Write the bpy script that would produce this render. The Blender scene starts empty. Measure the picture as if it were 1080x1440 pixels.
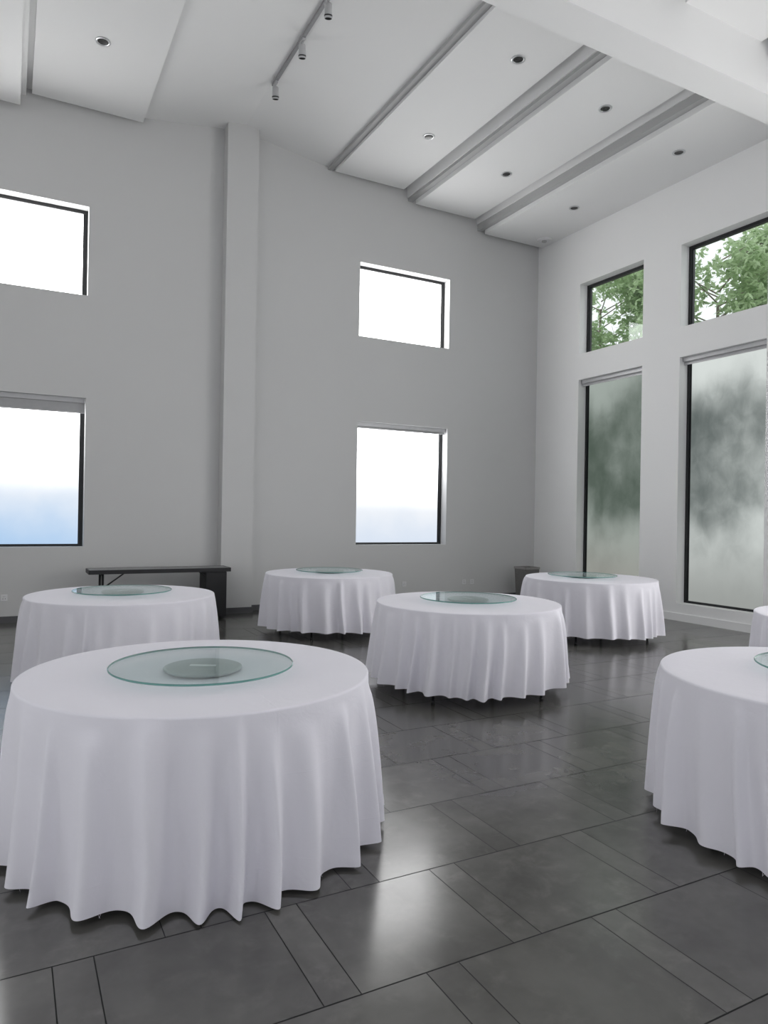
import bpy, bmesh, math, random
from mathutils import Vector, Matrix
random.seed(7)
sc=bpy.context.scene
COL=sc.collection
sc.view_settings.view_transform='Standard'
sc.view_settings.look='None'
sc.view_settings.exposure=0.08

# ------------------------------------------------------------ helpers
def mesh_obj(name,bm,mats=(),parent=None,loc=None,smooth=False,recalc=True):
    if recalc: bmesh.ops.recalc_face_normals(bm,faces=bm.faces[:])
    me=bpy.data.meshes.new(name); bm.to_mesh(me); bm.free()
    if smooth:
        for p in me.polygons: p.use_smooth=True
    for m in mats: me.materials.append(m)
    ob=bpy.data.objects.new(name,me); COL.objects.link(ob)
    if loc is not None: ob.location=loc
    if parent is not None: ob.parent=parent
    return ob
def empty(name,loc=(0,0,0)):
    e=bpy.data.objects.new(name,None); e.empty_display_size=.2; e.location=loc; COL.objects.link(e); return e
def tag(ob,label,cat,group=None):
    ob['label']=label; ob['category']=cat
    if group: ob['group']=group
def struct(ob): ob['kind']='structure'; return ob
def box(bm,x0,x1,y0,y1,z0,z1,mi=0):
    vs=[bm.verts.new(c) for c in [(x0,y0,z0),(x1,y0,z0),(x1,y1,z0),(x0,y1,z0),(x0,y0,z1),(x1,y0,z1),(x1,y1,z1),(x0,y1,z1)]]
    for f in [(3,2,1,0),(4,5,6,7),(0,1,5,4),(1,2,6,5),(2,3,7,6),(3,0,4,7)]:
        fc=bm.faces.new([vs[i] for i in f]); fc.material_index=mi
    return vs
def boxm(name,x0,x1,y0,y1,z0,z1,mat,parent=None,bevel=0):
    bm=bmesh.new()
    box(bm,x0,x1,y0,y1,z0,z1)
    if bevel: bmesh.ops.bevel(bm,geom=bm.edges[:],offset=bevel,segments=2,affect='EDGES')
    return mesh_obj(name,bm,[mat],parent)
def tube(bm,a,b,r0,r1=None,n=12,mi=0,caps=True):
    r1=r0 if r1 is None else r1
    a=Vector(a);b=Vector(b);d=(b-a).normalized()
    u=d.orthogonal().normalized();v=d.cross(u)
    A=[];B=[]
    for i in range(n):
        t=2*math.pi*i/n;c=u*math.cos(t)+v*math.sin(t)
        A.append(bm.verts.new(a+c*r0));B.append(bm.verts.new(b+c*r1))
    for i in range(n):
        f=bm.faces.new([A[i],A[(i+1)%n],B[(i+1)%n],B[i]]);f.material_index=mi;f.smooth=True
    if caps:
        f=bm.faces.new(A[::-1]);f.material_index=mi
        f=bm.faces.new(B);f.material_index=mi
def lathe(bm,prof,n=48,mi=0):
    rings=[]
    for r,z in prof:
        if r<1e-6: rings.append([bm.verts.new((0,0,z))])
        else: rings.append([bm.verts.new((r*math.cos(2*math.pi*i/n),r*math.sin(2*math.pi*i/n),z)) for i in range(n)])
    for k in range(len(rings)-1):
        A,B=rings[k],rings[k+1]
        m=mi[k] if isinstance(mi,(list,tuple)) else mi
        for i in range(n):
            j=(i+1)%n
            if len(A)==1 and len(B)==1: continue
            if len(A)==1: f=bm.faces.new([A[0],B[i],B[j]])
            elif len(B)==1: f=bm.faces.new([A[i],A[j],B[0]])
            else: f=bm.faces.new([A[i],A[j],B[j],B[i]])
            f.material_index=m; f.smooth=False
class NT:
    def __init__(s,name):
        s.m=bpy.data.materials.new(name); s.m.use_nodes=True; s.t=s.m.node_tree; s.t.nodes.clear()
        s.out=s.t.nodes.new('ShaderNodeOutputMaterial')
    def n(s,typ,**kw):
        nd=s.t.nodes.new(typ)
        for k,v in kw.items(): setattr(nd,k,v)
        return nd
    def l(s,a,b): s.t.links.new(a,b)
    def inp(s,sock,v):
        if isinstance(v,bpy.types.NodeSocket): s.l(v,sock)
        else: sock.default_value=v
    def math(s,op,a,b=0.0,c=None,clamp=False):
        nd=s.n('ShaderNodeMath',operation=op,use_clamp=clamp)
        s.inp(nd.inputs[0],a); s.inp(nd.inputs[1],b)
        if c is not None: s.inp(nd.inputs[2],c)
        return nd.outputs[0]
    def mix(s,fac,a,b,blend='MIX'):
        nd=s.n('ShaderNodeMix',data_type='RGBA',blend_type=blend)
        s.inp(nd.inputs['Factor'],fac)
        s.inp(nd.inputs['A'],a); s.inp(nd.inputs['B'],b)
        return nd.outputs['Result']
    def noise(s,vec,scale,detail=3,rough=.5,dist=0.0):
        nd=s.n('ShaderNodeTexNoise'); s.l(vec,nd.inputs['Vector'])
        nd.inputs['Scale'].default_value=scale; nd.inputs['Detail'].default_value=detail
        nd.inputs['Roughness'].default_value=rough; nd.inputs['Distortion'].default_value=dist
        return nd.outputs['Fac']
    def smooth(s,v,a,b):
        nd=s.n('ShaderNodeMapRange',interpolation_type='SMOOTHSTEP'); s.inp(nd.inputs[0],v)
        nd.inputs[1].default_value=a; nd.inputs[2].default_value=b
        return nd.outputs[0]
    def bsdf(s,col,rough=.5,metal=0,bump=None,bs=.1,bd=.01,**kw):
        b=s.n('ShaderNodeBsdfPrincipled')
        if isinstance(col,bpy.types.NodeSocket): s.l(col,b.inputs['Base Color'])
        else: b.inputs['Base Color'].default_value=(*col,1)
        s.inp(b.inputs['Roughness'],rough); b.inputs['Metallic'].default_value=metal
        for k,v in kw.items(): s.inp(b.inputs[k.replace('_',' ')],v)
        if bump is not None:
            bp=s.n('ShaderNodeBump'); bp.inputs['Strength'].default_value=bs; bp.inputs['Distance'].default_value=bd
            s.l(bump,bp.inputs['Height']); s.l(bp.outputs[0],b.inputs['Normal'])
        return b
    def done(s,sh):
        s.l(sh.outputs[0] if not isinstance(sh,bpy.types.NodeSocket) else sh,s.out.inputs[0]); return s.m
    def pos(s): return s.n('ShaderNodeNewGeometry').outputs['Position']
    def obj(s): return s.n('ShaderNodeTexCoord').outputs['Object']
def C(r,g,b):
    f=lambda v:((v/255+.055)/1.055)**2.4 if v>10 else v/255/12.92
    return (f(r),f(g),f(b))
def C4(r,g,b): return (*C(r,g,b),1)
def simple(name,col,rough=.5,metal=0,nscale=20,var=.06,bs=.05,**kw):
    t=NT(name); n=t.noise(t.obj(),nscale,4)
    c=t.mix(n,(*[x*(1-var) for x in col],1),(*[min(1,x*(1+var)) for x in col],1))
    return t.done(t.bsdf(c,rough,metal,bump=n,bs=bs,bd=.002,**kw))

# ------------------------------------------------------------ materials
def paint(name,col):
    t=NT(name); p=t.pos()
    n1=t.noise(p,.7,3); n2=t.noise(p,120,2)
    c=t.mix(n1,(*[x*.965 for x in col],1),(*col,1))
    return t.done(t.bsdf(c,.75,bump=n2,bs=.05,bd=.002))
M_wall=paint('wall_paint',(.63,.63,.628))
M_wallB=paint('wall_paint_lit_side',(.90,.90,.895))  # lighter than the far wall: its stronger light is put into the colour
M_ceil=paint('ceiling_paint',(.85,.85,.848))
M_strip=paint('ceiling_strip_painted_shade',(.46,.46,.46))  # grey stands for shade on the strips, put into the paint
M_black=simple('black_aluminium',(.012,.013,.015),.4,nscale=40)
M_blackmetal=simple('black_powder_coat',(.015,.015,.017),.45,nscale=60)
M_base=simple('grey_skirting',(.10,.10,.105),.4)
M_whitepl=simple('white_plastic',(.75,.75,.76),.35)
M_chrome=simple('brushed_metal',(.62,.63,.64),.3,metal=.9,nscale=80)
M_lens=simple('dark_reflector',(.05,.05,.05),.25,metal=.5)
M_wood=simple('table_plywood',(.28,.2,.13),.5)

# floor tiles
t=NT('dark_stone_tiles'); p=t.pos()
sx=t.n('ShaderNodeSeparateXYZ'); t.l(p,sx.inputs[0]); X,Y=sx.outputs[0],sx.outputs[1]
ry=t.math('DIVIDE',t.math('SUBTRACT',Y,2.10-.61*40),.61)
row=t.math('FLOOR',ry); par=t.math('MODULO',row,2.0)
off=t.math('MULTIPLY',par,.385)
ux=t.math('ADD',t.math('SUBTRACT',X,.155-.77*40),off)
colu=t.math('FLOOR',t.math('DIVIDE',ux,.77)); u=t.math('MULTIPLY',t.math('FRACT',t.math('DIVIDE',ux,.77)),.77)
v=t.math('MULTIPLY',t.math('FRACT',ry),.61)
def near(a,b,w=.0022): return t.math('LESS_THAN',t.math('ABSOLUTE',t.math('SUBTRACT',a,b)),w)
seam=near(u,.003)
for s_ in (near(u,.138),near(v,.0035,.0031)): seam=t.math('MAXIMUM',seam,s_)
strip=t.math('LESS_THAN',u,.138)
cx=t.n('ShaderNodeCombineXYZ'); t.l(colu,cx.inputs[0]); t.l(row,cx.inputs[1]); t.l(strip,cx.inputs[2])
wn=t.n('ShaderNodeTexWhiteNoise'); t.l(cx.outputs[0],wn.inputs['Vector'])
# shift the clouding per slab so each tile reads as its own piece of stone
va=t.n('ShaderNodeVectorMath',operation='MULTIPLY_ADD'); t.l(wn.outputs['Color'],va.inputs[0]); va.inputs[1].default_value=(7,7,7); t.l(p,va.inputs[2])
n1=t.noise(va.outputs[0],2.2,5,.55,.2); n2=t.noise(va.outputs[0],6,6,.6,.3); n3=t.noise(p,1.1,3,.5,.2)
base=t.mix(t.smooth(n1,.25,.75),C4(76,75,72),C4(100,99,95))
base=t.mix(t.math('MULTIPLY',t.smooth(n2,.5,.8),.3),base,C4(128,126,120))
base=t.mix(t.math('MULTIPLY',wn.outputs['Value'],.3),base,C4(68,68,65))
base=t.mix(seam,base,C4(16,16,16))
rg=t.math('ADD',.12,t.math('MULTIPLY',n1,.14)); rg=t.math('ADD',rg,t.math('MULTIPLY',seam,.5))
sp=t.math('SUBTRACT',.85,t.math('MULTIPLY',seam,.6))
M_floor=t.done(t.bsdf(base,rg,bump=n3,bs=.12,bd=.004,Specular_IOR_Level=sp))

# tablecloth
def cloth(name,col):
    t=NT(name); o=t.obj()
    n1=t.noise(o,3.5,4,.55,.5); n2=t.noise(o,260,2); n3=t.noise(o,9,6,.62,.9)
    c=t.mix(n1,(*[x*.97 for x in col],1),(*col,1))
    s=t.n('ShaderNodeSeparateXYZ'); t.l(o,s.inputs[0])
    def crease(q,per,ph):
        fr=t.math('FRACT',t.math('ADD',t.math('DIVIDE',q,per),ph))
        return t.math('SUBTRACT',1.0,t.smooth(t.math('ABSOLUTE',t.math('SUBTRACT',fr,.5)),0.0,.012))
    cr=t.math('ADD',crease(s.outputs[0],.62,.31),crease(s.outputs[1],.62,.17))
    cr=t.math('ADD',cr,crease(s.outputs[2],.36,.1))
    hh=t.math('ADD',t.math('MULTIPLY',n3,1.0),t.math('MULTIPLY',n2,.06))
    hh=t.math('ADD',hh,t.math('MULTIPLY',cr,.12))
    b=t.bsdf(c,.85,bump=hh,bs=.32,bd=.007)
    b.inputs['Specular IOR Level'].default_value=.2
    tr=t.n('ShaderNodeBsdfTranslucent'); tr.inputs[0].default_value=(*col,1)
    mx=t.n('ShaderNodeMixShader'); mx.inputs[0].default_value=.04
    t.l(b.outputs[0],mx.inputs[1]); t.l(tr.outputs[0],mx.inputs[2])
    return t.done(mx.outputs[0])
M_cloth=cloth('white_cotton_cloth',(.87,.855,.92))

def thin_glass(name,tint,p0,boost=1.0):
    t=NT(name)
    tr=t.n('ShaderNodeBsdfTransparent'); tr.inputs[0].default_value=(*tint,1)
    gl=t.n('ShaderNodeBsdfGlossy'); gl.inputs[0].default_value=(.96,1,1,1); gl.inputs['Roughness'].default_value=.01
    lw=t.n('ShaderNodeLayerWeight'); lw.inputs[0].default_value=.5
    fac=t.math('ADD',p0,t.math('MULTIPLY',t.math('POWER',lw.outputs['Facing'],5.0),boost),clamp=True)
    mx=t.n('ShaderNodeMixShader'); t.l(fac,mx.inputs[0]); t.l(tr.outputs[0],mx.inputs[1]); t.l(gl.outputs[0],mx.inputs[2])
    return t.done(mx.outputs[0])
M_glass=thin_glass('green_tinted_glass',(.94,.975,.97),.03,.7)
M_clear=thin_glass('clear_window_glass',(.97,.985,.98),.03,.6)
t=NT('glass_edge'); M_gedge=t.done(t.bsdf(C(98,146,140),.1))

def emis(t,col,strength):
    e=t.n('ShaderNodeEmission'); t.inp(e.inputs[0],col); t.inp(e.inputs[1],strength); return t.done(e)
def frosted_plain(name,col,st):
    t=NT(name); n=t.noise(t.pos(),.8,2)
    return emis(t,t.mix(n,(*[c*.96 for c in col],1),(*col,1)),st)
ST_A=7.5
M_frU=frosted_plain('frosted_pane_bright',(1,1,1),ST_A)
def frosted_A(name,low,mid,z0,z1,zs,co):
    t=NT(name); p=t.pos(); s=t.n('ShaderNodeSeparateXYZ'); t.l(p,s.inputs[0])
    n=t.noise(p,1.3,4); z=t.math('ADD',s.outputs[2],t.math('MULTIPLY',t.math('SUBTRACT',n,.5),.7))
    c=t.mix(t.smooth(z,z0,z1),low,mid)
    q=t.math('MAXIMUM',t.math('SUBTRACT',s.outputs[2],zs),0.0)
    st=t.math('MINIMUM',t.math('ADD',.94,t.math('MULTIPLY',t.math('POWER',q,2.0),co)),ST_A)
    return emis(t,c,st)
M_frA1=frosted_A('frosted_pane_blue',C4(176,207,240),C4(250,252,255),.9,2.3,1.75,4.0)
M_frA2=frosted_A('frosted_pane_pale',C4(218,229,244),C4(250,252,255),.9,2.1,1.6,5.0)
def frosted_B(name,seed,c_dark,c_light,thr,low_c):
    t=NT(name); p=t.pos(); mp=t.n('ShaderNodeMapping'); t.l(p,mp.inputs[0])
    mp.inputs['Location'].default_value=(seed,seed*.7,0); mp.inputs['Scale'].default_value=(1,1,.8)
    n=t.noise(mp.outputs[0],.9,2,.5,.2)
    n5=t.noise(mp.outputs[0],4.5,4,.55,.4)
    mp2=t.n('ShaderNodeMapping'); t.l(p,mp2.inputs[0]); mp2.inputs['Scale'].default_value=(3,3,.25)
    ns=t.noise(mp2.outputs[0],1.5,3)
    s=t.n('ShaderNodeSeparateXYZ'); t.l(p,s.inputs[0]); z=s.outputs[2]
    hump=t.math('MULTIPLY',t.smooth(z,1.0,2.1),t.math('SUBTRACT',1.0,t.smooth(z,2.9,4.2)))
    f=t.math('ADD',t.math('MULTIPLY',hump,.6),t.math('MULTIPLY',t.math('SUBTRACT',n,.5),1.5))
    f=t.math('ADD',f,t.math('MULTIPLY',t.math('SUBTRACT',n5,.5),.35))
    f=t.math('ADD',f,t.math('MULTIPLY',t.math('SUBTRACT',ns,.5),.12))
    f=t.math('ADD',f,thr,clamp=True)
    c=t.mix(t.smooth(f,0,1),c_light,c_dark)
    low=t.math('SUBTRACT',1.0,t.smooth(z,.3,1.8))
    c=t.mix(t.math('MULTIPLY',low,.75),c,low_c)
    return emis(t,c,.95)
M_frB1=frosted_B('frosted_pane_tree_shadow_green',3.1,C4(78,90,81),C4(158,167,161),.22,C4(150,148,142))
M_frB2=frosted_B('frosted_pane_tree_shadow',11.3,C4(96,104,102),C4(214,220,217),.10,C4(128,130,127))
M_frS=frosted_plain('added_daylight_pane',(1,1,.99),6.0)  # glow for unseen right-wall windows added to light the room
M_frL=frosted_plain('added_left_light_pane',(.95,.97,1),1.6)  # glow for unseen left-wall windows added to brighten right wall and cloth
M_frR=frosted_plain('frosted_pane_cool_daylight',(.90,.92,1),1.2)

# ------------------------------------------------------------ room shell
XL,XR,YN,YF=-2.9,9.3,-4.0,11.1
T=.30
def wall_holes(name,axis,pos,sgn,a0,a1,z0,ztopf,holes,mat):
    As=sorted(set([a0,a1]+[h[0] for h in holes]+[h[1] for h in holes]+[3.2 if axis=='y' else a0]))
    Zs=sorted(set([z0,ztopf]+[h[2] for h in holes]+[h[3] for h in holes]))
    bm=bmesh.new()
    def P(a,z,d): return (a,pos+sgn*d,z) if axis=='y' else (pos+sgn*d,a,z)
    solid={}
    for i in range(len(As)-1):
        for j in range(len(Zs)-1):
            ca=(As[i]+As[i+1])/2; cz=(Zs[j]+Zs[j+1])/2
            solid[i,j]=not any(h[0]<ca<h[1] and h[2]<cz<h[3] for h in holes)
    cache={}
    def V(*c):
        k=tuple(round(x,5) for x in c)
        if k not in cache: cache[k]=bm.verts.new(c)
        return cache[k]
    for (i,j),s in solid.items():
        if not s: continue
        a,b,c,d=As[i],As[i+1],Zs[j],Zs[j+1]
        for dd in (0,T): bm.faces.new([V(*P(a,c,dd)),V(*P(b,c,dd)),V(*P(b,d,dd)),V(*P(a,d,dd))])
        if not solid.get((i-1,j),False): bm.faces.new([V(*P(a,c,0)),V(*P(a,d,0)),V(*P(a,d,T)),V(*P(a,c,T))])
        if not solid.get((i+1,j),False): bm.faces.new([V(*P(b,c,0)),V(*P(b,d,0)),V(*P(b,d,T)),V(*P(b,c,T))])
        if not solid.get((i,j-1),False): bm.faces.new([V(*P(a,c,0)),V(*P(b,c,0)),V(*P(b,c,T)),V(*P(a,c,T))])
        if not solid.get((i,j+1),False): bm.faces.new([V(*P(a,d,0)),V(*P(b,d,0)),V(*P(b,d,T)),V(*P(a,d,T))])
    return struct(mesh_obj(name,bm,[mat]))
HT=8.0
A_low=(1.048,3.208); A_up=(4.695,5.985)
Ax=[(-.90,.962),(5.34,7.20)]
holesA=[(a,b,*z) for a,b in Ax for z in (A_low,A_up)]
B_low=(.273,4.144); B_up=(4.618,5.92)
By=[(8.424,9.914),(6.223,7.675),(3.3,4.75),(1.1,2.55),(-1.6,-.15)]
holesB=[(a,b,*z) for a,b in By for z in (B_low,B_up)]
holesL=[(3.3,4.75,*B_low),(1.1,2.55,*B_low),(-1.6,-.15,*B_low)]
holesN=[(-2.4,-1.0,.1,3.2),(-.4,1.6,.1,3.2),(2.3,4.3,.1,3.2),(5.0,7.3,.1,3.2),(-.9,1.4,4.6,5.9),(5.0,7.3,4.6,5.9)]
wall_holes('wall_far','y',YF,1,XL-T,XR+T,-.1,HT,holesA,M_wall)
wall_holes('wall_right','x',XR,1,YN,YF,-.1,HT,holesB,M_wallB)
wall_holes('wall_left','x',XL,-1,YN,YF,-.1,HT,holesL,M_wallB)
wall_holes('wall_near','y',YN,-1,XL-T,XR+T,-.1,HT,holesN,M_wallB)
struct(boxm('floor',XL-T,XR+T,YN-T,YF+T,-.12,0,M_floor))

# ceiling: stepped gable shell
prof=[(XL-T,7.15),(-1.40,7.15),(-1.40,7.36),(.12,7.36),(.12,7.46),(1.62,7.47),(3.2,7.69),(4.76,7.475),(4.76,7.50),(6.25,7.50),(6.25,7.30),(7.76,7.30),(7.785,7.14),(XR+T,7.14)]
bm=bmesh.new()
lo0=[bm.verts.new((x,YN-T,z)) for x,z in prof]; lo1=[bm.verts.new((x,YF+T,z)) for x,z in prof]
for i in range(len(prof)-1): bm.faces.new([lo0[i],lo0[i+1],lo1[i+1],lo1[i]])
t0=[bm.verts.new((x,YN-T,8.1)) for x in (XL-T,XR+T)]; t1=[bm.verts.new((x,YF+T,8.1)) for x in (XL-T,XR+T)]
bm.faces.new([t0[0],t0[1],t1[1],t1[0]])
bm.faces.new([lo0[0],lo1[0],t1[0],t0[0]]); bm.faces.new([lo0[-1],lo1[-1],t1[1],t0[1]])
struct(mesh_obj('ceiling',bm,[M_ceil],recalc=False))
k=[1]
def trim(x0,x1,y0,y1,z0,z1,mat=None):
    o=struct(boxm('trim_%d'%k[0],x0,x1,y0,y1,z0,z1,mat or M_ceil)); k[0]+=1; return o
trim(2.92,3.42,10.88,YF,0,7.72,M_wall)                 # column
YB0,YB1=5.25,5.65
trim(XL,XR,YB0,YB1,6.60,7.80)                         # cross beam
for (y0,y1) in ((YB1,10.99),(YN,YB0)):
    trim(4.79,6.12,y0,y1,7.38,7.52); trim(6.37,7.66,y0,y1,7.175,7.32); trim(7.90,XR,y0,y1,6.94,7.16)
    ye=YF if y1>6 else y1
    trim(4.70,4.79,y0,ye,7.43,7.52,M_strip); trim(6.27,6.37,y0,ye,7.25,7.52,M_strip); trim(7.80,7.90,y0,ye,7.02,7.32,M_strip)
    trim(.19,1.67,y0,y1,7.35,7.47); trim(-1.27,.05,y0,y1,7.15,7.37); trim(XL,-1.5,y0,y1,6.94,7.16)
struct(boxm('baseboard_far',XL,2.90,YF-.015,YF,0,.09,M_base))
struct(boxm('baseboard_far_corner',3.44,XR,YF-.015,YF,0,.09,M_base))
struct(boxm('baseboard_column',2.90,3.44,10.865,10.88,0,.09,M_base))
struct(boxm('baseboard_right',XR-.02,XR,YN,YF,0,.12,M_wallB))
struct(boxm('baseboard_left',XL,XL+.015,YN,YF,0,.09,M_base))

# windows
wn_=[1]
def window(axis,pos,sgn,a0,a1,z0,z1,pane,fw=.05):
    e=empty('window_%d'%wn_[0],((a0+a1)/2,pos,z0) if axis=='y' else (pos,(a0+a1)/2,z0)); wn_[0]+=1; struct(e)
    o=e.location
    bm=bmesh.new()
    def bx(bm,a,b,c,d,d0,d1):
        p0,p1=sorted((pos+sgn*d0,pos+sgn*d1))
        if axis=='y': box(bm,a-o[0],b-o[0],p0-o[1],p1-o[1],c-o[2],d-o[2])
        else: box(bm,p0-o[0],p1-o[0],a-o[1],b-o[1],c-o[2],d-o[2])
    D0,D1=.18,.25
    bx(bm,a0,a0+fw,z0,z1,D0,D1); bx(bm,a1-fw,a1,z0,z1,D0,D1)
    bx(bm,a0+fw,a1-fw,z0,z0+fw*.7,D0,D1); bx(bm,a0+fw,a1-fw,z1-fw,z1,D0,D1)
    g=.012
    bx(bm,a0+fw,a0+fw+g,z0+fw*.7,z1-fw,D0+.02,D1); bx(bm,a1-fw-g,a1-fw,z0+fw*.7,z1-fw,D0+.02,D1)
    mesh_obj('frame',bm,[M_black],e)
    bm=bmesh.new(); bx(bm,a0+fw,a1-fw,z0+fw*.7,z1-fw,.213,.221)
    mesh_obj('pane',bm,[pane],e)
    return e
for i,(a,b) in enumerate(Ax):
    window('y',YF,1,a,b,*A_up,M_frU); window('y',YF,1,a,b,*A_low,(M_frA1,M_frA2)[i])
for i,(a,b) in enumerate(By):
    window('x',XR,1,a,b,*B_up,M_clear if i<2 else M_frS); window('x',XR,1,a,b,*B_low,[M_frB1,M_frB2,M_frS,M_frS,M_frS][i])  # all but the first two bays are unseen, added for light
for h_ in holesL: window('x',XL,-1,*h_,M_frL)  # out of view, added for light from the left
for h_ in holesN: window('y',YN,-1,*h_,M_frR)

# roller blinds, rolled up
M_blind=simple('grey_blind_fabric',(.42,.42,.43),.8)
M_rail=simple('aluminium_rail',(.5,.5,.51),.4,metal=.3)
def blind(axis,pos,sgn,a0,a1,ztop,drop,label):
    o=((a0+a1)/2,pos+sgn*.1,ztop) if axis=='y' else (pos+sgn*.1,(a0+a1)/2,ztop)
    e=empty('roller_blind',o); w=(a1-a0)/2-.01
    def mk(name,z0,z1,d0,d1,mat):
        bm=bmesh.new()
        if axis=='y': box(bm,-w,w,d0,d1,z0,z1)
        else: box(bm,d0,d1,-w,w,z0,z1)
        bmesh.ops.bevel(bm,geom=bm.edges[:],offset=.004,segments=2,affect='EDGES')
        return mesh_obj(name,bm,[mat],e)
    mk('head_rail',-.07,0,-.035,.035,M_rail)
    mk('fabric',-.07-drop,-.068,-.01,-.003,M_blind)
    mk('bottom_bar',-.09-drop,-.068-drop,-.016,.004,M_rail)
    tag(e,label,'blind','rolled-up window blinds')
blind('y',YF,1,*Ax[0],A_low[1],.13,'grey roller blind slightly lowered at top of frosted window')
blind('y',YF,1,*Ax[1],A_low[1],.02,'grey roller blind rolled up under window head')
blind('x',XR,1,*By[0],B_low[1],.03,'grey roller blind rolled up above tall frosted window')
blind('x',XR,1,*By[1],B_low[1],.03,'grey roller blind rolled up above tall frosted window')

# ------------------------------------------------------------ tables
R=.863; HZ=.78
def tablecloth(cx,cy,seed,hem,N=27,amp=.056,flare=.050,label=''):
    rnd=random.Random(seed)
    w=[rnd.uniform(.55,1.6) for _ in range(N)]; s=sum(w); w=[x/s*2*math.pi for x in w]
    st=[0]
    for x in w: st.append(st[-1]+x)
    am=[rnd.uniform(.55,1.3) for _ in range(N)]; on=[rnd.uniform(0.0,.10) for _ in range(N)]
    sk=[rnd.uniform(.65,1.55) for _ in range(N)]
    pw=[rnd.uniform(.5,.9) for _ in range(N)]
    ph0=rnd.uniform(0,6.28)
    lows=[(rnd.randint(2,6),rnd.uniform(0,6.28),rnd.uniform(.003,.006)) for _ in range(4)]
    nT=900; L=30
    def fold(th,tt):
        a=(th+ph0)%(2*math.pi)
        for i in range(N):
            if st[i+1]>=a: break
        q=((a-st[i])/w[i])**sk[i]
        c=.5-.5*math.cos(2*math.pi*q)
        c=.5*c+.5*c**2.4
        g=max(0,(tt-on[i])/(1-on[i]))
        return c*am[i]*g**pw[i]
    bm=bmesh.new()
    rings=[]
    ctr=bm.verts.new((0,0,HZ+.004))
    for q in (.25,.5,.72,.86,.94):
        rings.append([bm.verts.new((R*q*math.cos(2*math.pi*i/nT),R*q*math.sin(2*math.pi*i/nT),HZ+.004)) for i in range(nT)])
    er=.011
    for k_ in range(5):
        an=k_/4*math.pi/2
        rr=R-er+er*math.sin(an); zz=HZ+.004-er+er*math.cos(an)
        rings.append([bm.verts.new((rr*math.cos(2*math.pi*i/nT),rr*math.sin(2*math.pi*i/nT),zz)) for i in range(nT)])
    z0=HZ+.004-er
    for j in range(1,L+1):
        tt=j/L; ring=[]
        for i in range(nT):
            th=2*math.pi*i/nT
            f=fold(th+.03*math.sin(3*tt+seed)*tt+.012*math.sin(5*th+seed)*tt,tt)
            low=sum(A_*math.sin(kk*th+pp) for kk,pp,A_ in lows)*tt
            rr=R+.004*min(1,tt*8)+flare*tt*.22-.010*tt+amp*1.5*f+low*.7
            hz=hem+ .009*math.sin(3*th+seed)+.004*math.sin(8*th+seed*2)
            hz=max(.008,hz)
            zz=z0+(hz-z0)*tt
            ring.append(bm.verts.new((rr*math.cos(th),rr*math.sin(th),zz)))
        rings.append(ring)
    for i in range(nT): bm.faces.new([ctr,rings[0][i],rings[0][(i+1)%nT]])
    for k_ in range(len(rings)-1):
        A_,B_=rings[k_],rings[k_+1]
        for i in range(nT): bm.faces.new([A_[i],B_[i],B_[(i+1)%nT],A_[(i+1)%nT]])
    last=rings[-1]
    for _ in range(26):
        i=rnd.randrange(nT); v=last[i].co.copy(); ln=min(rnd.uniform(.006,.022),v.z-.006)
        if ln<.005: continue
        th=2*math.pi*i/nT; tx,ty=-math.sin(th),math.cos(th); dx=rnd.uniform(-.010,.010); ww=.0007
        p1=v+Vector((tx*dx,ty*dx,-ln))
        q=[bm.verts.new(v+Vector((tx*ww,ty*ww,0))),bm.verts.new(v-Vector((tx*ww,ty*ww,0))),bm.verts.new(p1-Vector((tx*ww,ty*ww,0))),bm.verts.new(p1+Vector((tx*ww,ty*ww,0)))]
        bm.faces.new(q)
    ob=mesh_obj('tablecloth',bm,[M_cloth],loc=(cx,cy,0),smooth=True,recalc=False)
    tag(ob,label,'tablecloth','white tablecloths on banquet tables')
    return ob
bm=bmesh.new(); lathe(bm,[(0,HZ-.035),(R-.03,HZ-.035),(R-.018,HZ-.03),(R-.018,HZ-.004),(R-.022,HZ),(0,HZ)],64)
me_top=mesh_obj('table_top',bm,[M_wood])
bm=bmesh.new()
tube(bm,(0,0,.012),(-.05,0,HZ-.036),.0125,n=12)
tube(bm,(0,0,0),(0,0,.03),.017,n=12)
me_leg=mesh_obj('leg',bm,[M_blackmetal])
M_g=[M_glass,M_gedge]
RG=.455
def make_table(cx,cy,rot):
    e=empty('round_banquet_table',(cx,cy,0))
    tt=me_top.copy(); COL.objects.link(tt); tt.parent=e
    for i in range(4):
        l=me_leg.copy(); COL.objects.link(l); l.parent=e
        a=rot+[-.65,.65,math.pi-.65,math.pi+.65][i]
        l.location=(.80*math.cos(a),.80*math.sin(a),0); l.rotation_euler=(0,0,a)
    bm=bmesh.new()
    for s_ in (-1,1):
        d=Vector((math.cos(rot),math.sin(rot),0)); n=Vector((-d.y,d.x,0))
        tube(bm,d*s_*.60+n*-.46+Vector((0,0,HZ-.06)),d*s_*.60+n*.46+Vector((0,0,HZ-.06)),.012)
        tube(bm,d*-.60+n*s_*.42+Vector((0,0,HZ-.06)),d*.60+n*s_*.42+Vector((0,0,HZ-.06)),.012)
    mesh_obj('frame_rail',bm,[M_blackmetal],e)
    tag(e,'round folding banquet table under a white floor-length cloth','table','round banquet tables')
    return e
bm=bmesh.new()
lathe(bm,[(0,0),(.13,0),(.17,.004),(.188,.012),(.195,.02),(.193,.026),(.182,.03),(0,.03)],64)
for f in bm.faces: f.smooth=True
me_base=mesh_obj('swivel_base',bm,[simple('grey_turntable_base',(.30,.345,.34),.35,metal=.2)])
bm=bmesh.new()
box(bm,-.065,.065,-.014,.014,.0,.0022)
me_bar=mesh_obj('bearing_plate',bm,[simple('bright_steel',(.92,.93,.93),.35,metal=.1)])
bm=bmesh.new()
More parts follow.
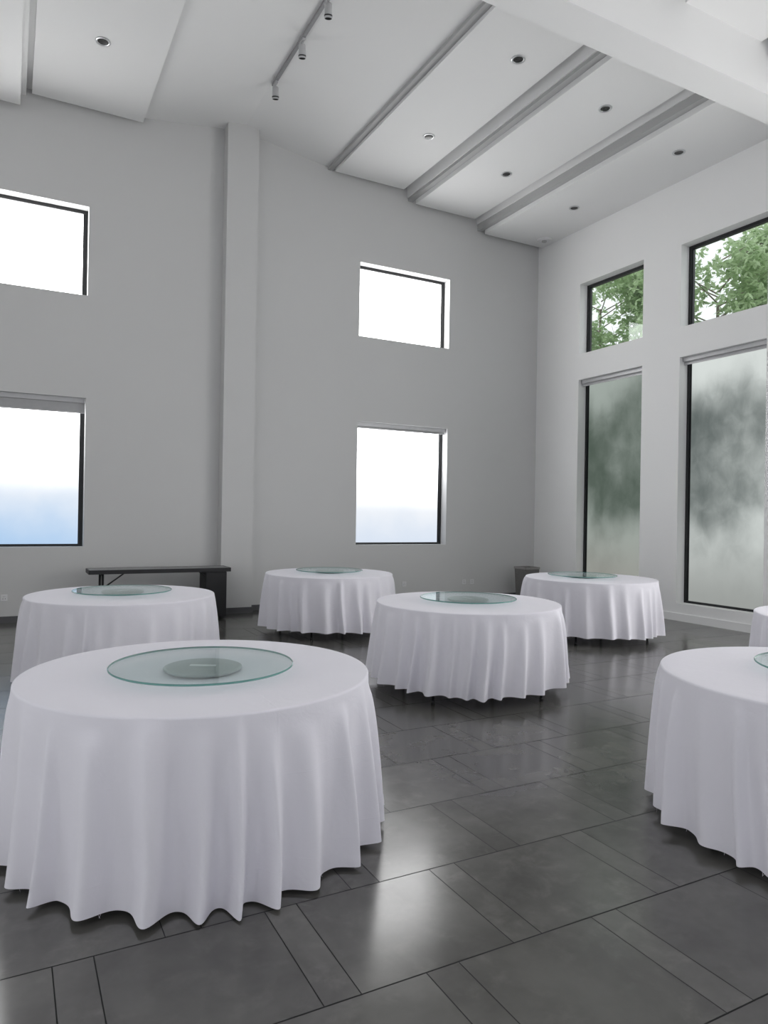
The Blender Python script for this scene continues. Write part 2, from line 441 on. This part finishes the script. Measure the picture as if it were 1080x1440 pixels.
z0=.033; z1=.043
lathe(bm,[(0,z1),(RG-.004,z1),(RG,z1-.003),(RG,z0+.003),(RG-.004,z0),(0,z0)],96,mi=[0,1,1,1,0])
me_gl=mesh_obj('glass_disc',bm,M_g)
def make_turn(cx,cy,rot,label):
    e=empty('glass_turntable',(cx,cy,HZ+.0045)); e.rotation_euler=(0,0,rot)
    for m in (me_base,me_bar,me_gl):
        o=m.copy(); COL.objects.link(o); o.parent=e
        if m is me_bar: o.location=(0,0,.0302)
    tag(e,label,'lazy susan','glass turntables on tables')
T_=[
 (.883,3.648,3,.020,26,-.9,(.0,-.05),'white tablecloth brushing the floor, deep even folds',.010,.064),
 (3.849,5.533,11,.100,27,-1.885,(.0,.0),'white tablecloth with frayed hem above black table legs',.02,.062),
 (.985,7.220,5,.06,27,.3,(0,0),'white tablecloth on round table beside the folding table',.0,.054),
 (3.880,8.878,8,.100,27,-1.6,(0,0),'white tablecloth on round table near the column',.02,.062),
 (6.965,7.140,21,.100,27,-1.9,(-.1,.05),'white tablecloth on round table near tall windows',.02,.060),
 (3.841,2.152,14,.05,26,.5,(.12,0),'white tablecloth with gathered folds and raw hem',.0,.056),
 (6.50,3.40,17,.09,27,.9,(0,0),'white tablecloth on round table close to window wall',.02,.058),
]
for (x,y,sd,hem,N,rot,of,lab,fl,am_) in T_:
    make_table(x,y,rot)
    tablecloth(x,y,sd,hem,N,label=lab,flare=fl,amp=am_)
    make_turn(x+of[0],y+of[1],rot+.4,'round greenish glass turntable on grey swivel base')
for m in (me_top,me_leg,me_base,me_bar,me_gl):
    bpy.data.objects.remove(m)

# ------------------------------------------------------------ folding table by far wall
ft=empty('folding_table',(1.96,10.62,0))
tag(ft,'long narrow black folding table standing against the wall','table')
bm=bmesh.new(); box(bm,-.98,.98,-.22,.22,.735,.755); bmesh.ops.bevel(bm,geom=bm.edges[:],offset=.004,segments=2,affect='EDGES')
mesh_obj('table_top',bm,[simple('grey_laminate',(.20,.20,.205),.35)],ft)
bm=bmesh.new()
for y0 in (-.222,.206): box(bm,-.985,.985,y0,y0+.016,.70,.757)
for x0 in (-.985,.969): box(bm,x0,x0+.016,-.206,.206,.70,.757)
mesh_obj('edge_rim',bm,[M_blackmetal],ft)
for sx_ in (-1,1):
    bm=bmesh.new()
    for y in (-.17,.17): tube(bm,(sx_*.80,y,0),(sx_*.80,y,.735),.016)
    tube(bm,(sx_*.80,-.17,.10),(sx_*.80,.17,.10),.011); tube(bm,(sx_*.80,-.17,.68),(sx_*.80,.17,.68),.011)
    tube(bm,(sx_*.80,-.17,.50),(sx_*.50,-.17,.72),.010)
    mesh_obj('leg',bm,[M_blackmetal],ft)
bm=bmesh.new(); box(bm,.62,.93,-.20,.20,.03,.70); bmesh.ops.bevel(bm,geom=bm.edges[:],offset=.008,segments=2,affect='EDGES')
mesh_obj('side_panel',bm,[simple('black_vinyl',(.02,.02,.022),.6)],ft)

# waste bin in far corner
wb=empty('waste_bin',(8.72,10.60,0)); tag(wb,'grey square waste bin standing in the room corner','bin')
bm=bmesh.new()
b0,b1,hh=.14,.165,.62
lo=[bm.verts.new((sx*b0,sy*b0,0)) for sx,sy in ((-1,-1),(1,-1),(1,1),(-1,1))]
hi=[bm.verts.new((sx*b1,sy*b1,hh)) for sx,sy in ((-1,-1),(1,-1),(1,1),(-1,1))]
hi2=[bm.verts.new((sx*(b1-.012),sy*(b1-.012),hh)) for sx,sy in ((-1,-1),(1,-1),(1,1),(-1,1))]
lo2=[bm.verts.new((sx*(b0-.012),sy*(b0-.012),.02)) for sx,sy in ((-1,-1),(1,-1),(1,1),(-1,1))]
bm.faces.new(lo[::-1]); bm.faces.new(lo2)
for i in range(4):
    j=(i+1)%4
    bm.faces.new([lo[i],lo[j],hi[j],hi[i]]); bm.faces.new([hi[i],hi[j],hi2[j],hi2[i]]); bm.faces.new([hi2[i],hi2[j],lo2[j],lo2[i]])
mesh_obj('body',bm,[simple('grey_speckled_bin',(.16,.155,.15),.6,var=.4,nscale=60)],wb)
bm=bmesh.new()
for s_ in (-1,1):
    box(bm,-.172,.172,s_*.170-.008,s_*.170+.008,.60,.64); box(bm,s_*.170-.008,s_*.170+.008,-.162,.162,.60,.64)
mesh_obj('rim',bm,[simple('grey_bin_rim',(.3,.29,.28),.5)],wb)

# wall sockets
def socket(x,z):
    e=empty('wall_socket',(x,YF,z)); tag(e,'white square power socket on the grey wall','socket','wall sockets')
    bm=bmesh.new(); box(bm,-.043,.043,-.012,0,-.043,.043); bmesh.ops.bevel(bm,geom=bm.edges[:],offset=.003,segments=2,affect='EDGES')
    mesh_obj('cover_plate',bm,[M_whitepl],e)
    bm=bmesh.new()
    for dx in (-.014,.014): box(bm,dx-.003,dx+.003,-.0135,-.0115,-.02,-.008)
    for dx in (-.01,.01): box(bm,dx-.002,dx+.002,-.0135,-.0115,.01,.02)
    mesh_obj('pin_slot',bm,[M_black],e)
for x,z in ((6.32,.34),(7.62,.34),(7.80,.34),(-.04,.35)): socket(x,z)

# ------------------------------------------------------------ ceiling fixtures
def downlight(x,y,z):
    e=empty('recessed_downlight',(x,y,z)); tag(e,'round recessed downlight with grey ring set in ceiling panel','light','recessed ceiling downlights')
    bm=bmesh.new(); lathe(bm,[(.060,0),(.088,0),(.091,-.004),(.088,-.010),(.068,-.012),(.060,-.004),(.060,0)],40)
    for f in bm.faces: f.smooth=True
    mesh_obj('trim_ring',bm,[M_chrome],e)
    bm=bmesh.new(); lathe(bm,[(.0,-.002),(.03,-.003),(.062,-.006),(.062,-.0005),(0,-.0005)],32)
    mesh_obj('reflector',bm,[M_lens],e)
for x,y,z in ((5.58,9.26,7.38),(5.60,7.14,7.38),(7.08,9.28,7.175),(7.09,7.13,7.175),(8.54,9.28,6.94),(8.54,7.12,6.94),(.93,9.33,7.35),(.93,7.13,7.35)): downlight(x,y,z)
sd_=empty('smoke_detector',(9.03,10.62,6.94)); tag(sd_,'white round smoke detector on ceiling near corner','smoke detector')
bm=bmesh.new(); lathe(bm,[(0,0),(.135,0),(.135,-.02),(.11,-.035),(0,-.035)],40); mesh_obj('body',bm,[M_whitepl],sd_)
bm=bmesh.new(); lathe(bm,[(0,-.034),(.05,-.034),(.045,-.055),(0,-.058)],32); mesh_obj('sensor_dome',bm,[simple('grey_plastic',(.5,.5,.5),.4)],sd_)

tl=empty('track_light',(3.22,8.4,7.69)); tag(tl,'white ceiling track with three small spotlights','light')
bm=bmesh.new(); box(bm,-.02,.02,-1.35,1.25,-.045,-.008); mesh_obj('track',bm,[simple('grey_track',(.30,.30,.31),.4,metal=.3)],tl)
M_head=simple('grey_spot_housing',(.5,.5,.51),.4)
for y in (1.15,.12,-.72):
    bm=bmesh.new()
    box(bm,-.016,.016,y-.06,y+.06,-.075,-.045)
    tube(bm,(0,y,-.075),(0,y,-.11),.009)
    mesh_obj('adapter',bm,[M_head],tl)
    h_=empty('spotlight_head',(0,y,-.10)); h_.parent=tl; h_.rotation_euler=(.25,-.12,0)
    bm=bmesh.new(); lathe(bm,[(0,0),(.036,-.002),(.044,-.01),(.046,-.16),(.041,-.16),(.038,-.135),(0,-.13)],32,mi=[0,0,0,0,1,1])
    for f in bm.faces: f.smooth=True
    mesh_obj('lamp_housing',bm,[M_head,M_lens],h_)
    bm=bmesh.new(); lathe(bm,[(.0462,-.125),(.049,-.125),(.049,-.14),(.0462,-.14)],32)
    mesh_obj('dark_ring',bm,[M_blackmetal],h_)

# ------------------------------------------------------------ outside trees
t=NT('leaf_green'); oi=t.noise(t.obj(),3.0,3)
c=t.mix(oi,C4(166,194,142),C4(218,231,200))
b=t.bsdf(c,.5); tr=t.n('ShaderNodeBsdfTranslucent'); t.l(c,tr.inputs[0])
mx=t.n('ShaderNodeMixShader'); mx.inputs[0].default_value=.5; t.l(b.outputs[0],mx.inputs[1]); t.l(tr.outputs[0],mx.inputs[2])
M_leaf=t.done(mx.outputs[0]); M_bark=simple('bark',(.28,.24,.20),.9,bs=.4)
def tree(x,y,h,rad,n,seed,label):
    rnd=random.Random(seed); e=empty('tree',(x,y,-.05)); tag(e,label,'tree','trees outside the windows')
    bm=bmesh.new(); tips=[]
    tube(bm,(0,0,0),(.1,.05,h*.45),.12,.07,caps=False)
    tube(bm,(.1,.05,h*.45),(0,0,h*.75),.07,.03,caps=False)
    for i in range(26):
        z=h*rnd.uniform(.45,.86); a=rnd.uniform(0,6.28); L=rad*rnd.uniform(.6,1)
        p=Vector((0.05,0.02,z)); q=p+Vector((math.cos(a)*L*.6,math.sin(a)*L*.6,L*.35)); tube(bm,p,q,.018,.010,8,caps=False)
        for j in range(6):
            a2=a+rnd.uniform(-1,1); r2=q+Vector((math.cos(a2)*L*.5,math.sin(a2)*L*.5,rnd.uniform(-.4,.6))); tube(bm,q,r2,.008,.003,6,caps=False); tips.append((q,r2))
    mesh_obj('trunk',bm,[M_bark],e)
    bm=bmesh.new()
    for i in range(n):
        q,r2=rnd.choice(tips); c=q.lerp(r2,rnd.uniform(.1,1.15))+Vector((rnd.gauss(0,.25),rnd.gauss(0,.25),rnd.gauss(0,.2)))
        if math.hypot(c.x,c.y)>1.8: continue
        d=Vector((rnd.gauss(0,1),rnd.gauss(0,1),rnd.gauss(-.35,.5))).normalized()
        for kk in range(6):
            dd=(d+Vector((rnd.gauss(0,.7),rnd.gauss(0,.7),rnd.gauss(0,.4)))).normalized(); s_=dd.cross(Vector((rnd.gauss(0,.4),rnd.gauss(0,.4),1))).normalized(); L=rnd.uniform(.12,.20); w=L*.2
            vs=[bm.verts.new(c),bm.verts.new(c+dd*L*.5+s_*w),bm.verts.new(c+dd*L),bm.verts.new(c+dd*L*.5-s_*w)]
            bm.faces.new(vs)
    f=mesh_obj('foliage',bm,[M_leaf],e,recalc=False); f['kind']='stuff'
tree(14.6,14.75,10.0,1.9,5200,1,'leafy green tree outside the high window')
tree(14.0,10.55,8.7,1.8,4000,2,'leafy green tree with sparse crown outside high window')
t=NT('outside_ground'); n=t.noise(t.pos(),2,5); M_gr=t.done(t.bsdf(t.mix(n,C4(110,112,100),C4(150,150,140)),.9))
bm=bmesh.new(); vs=[bm.verts.new(c) for c in ((9.7,-12,-.05),(40,-12,-.05),(40,40,-.05),(9.7,40,-.05))]; bm.faces.new(vs)
struct(mesh_obj('ground_outside',bm,[M_gr]))

# ------------------------------------------------------------ world
w=bpy.data.worlds.new('World'); sc.world=w; w.use_nodes=True
bg=w.node_tree.nodes['Background']; bg.inputs[0].default_value=(.93,.97,.985,1); bg.inputs[1].default_value=1.15

# ------------------------------------------------------------ camera
f=994.3; y,pt,r=.4877,.0025,.0168
F=Vector((math.sin(y)*math.cos(pt),math.cos(y)*math.cos(pt),math.sin(pt)))
Rv=Vector((math.cos(y),-math.sin(y),0)); U=Rv.cross(F)
R2=math.cos(r)*Rv+math.sin(r)*U; U2=-math.sin(r)*Rv+math.cos(r)*U
cd=bpy.data.cameras.new('camera'); cam=bpy.data.objects.new('camera',cd); COL.objects.link(cam)
m=Matrix(((R2.x,U2.x,-F.x,0),(R2.y,U2.y,-F.y,0),(R2.z,U2.z,-F.z,1.6),(0,0,0,1)))
cam.matrix_world=m
cd.sensor_fit='VERTICAL'; cd.sensor_height=24; cd.sensor_width=18; cd.lens=f/1440*24; cd.clip_start=.05; cd.clip_end=200
sc.camera=cam
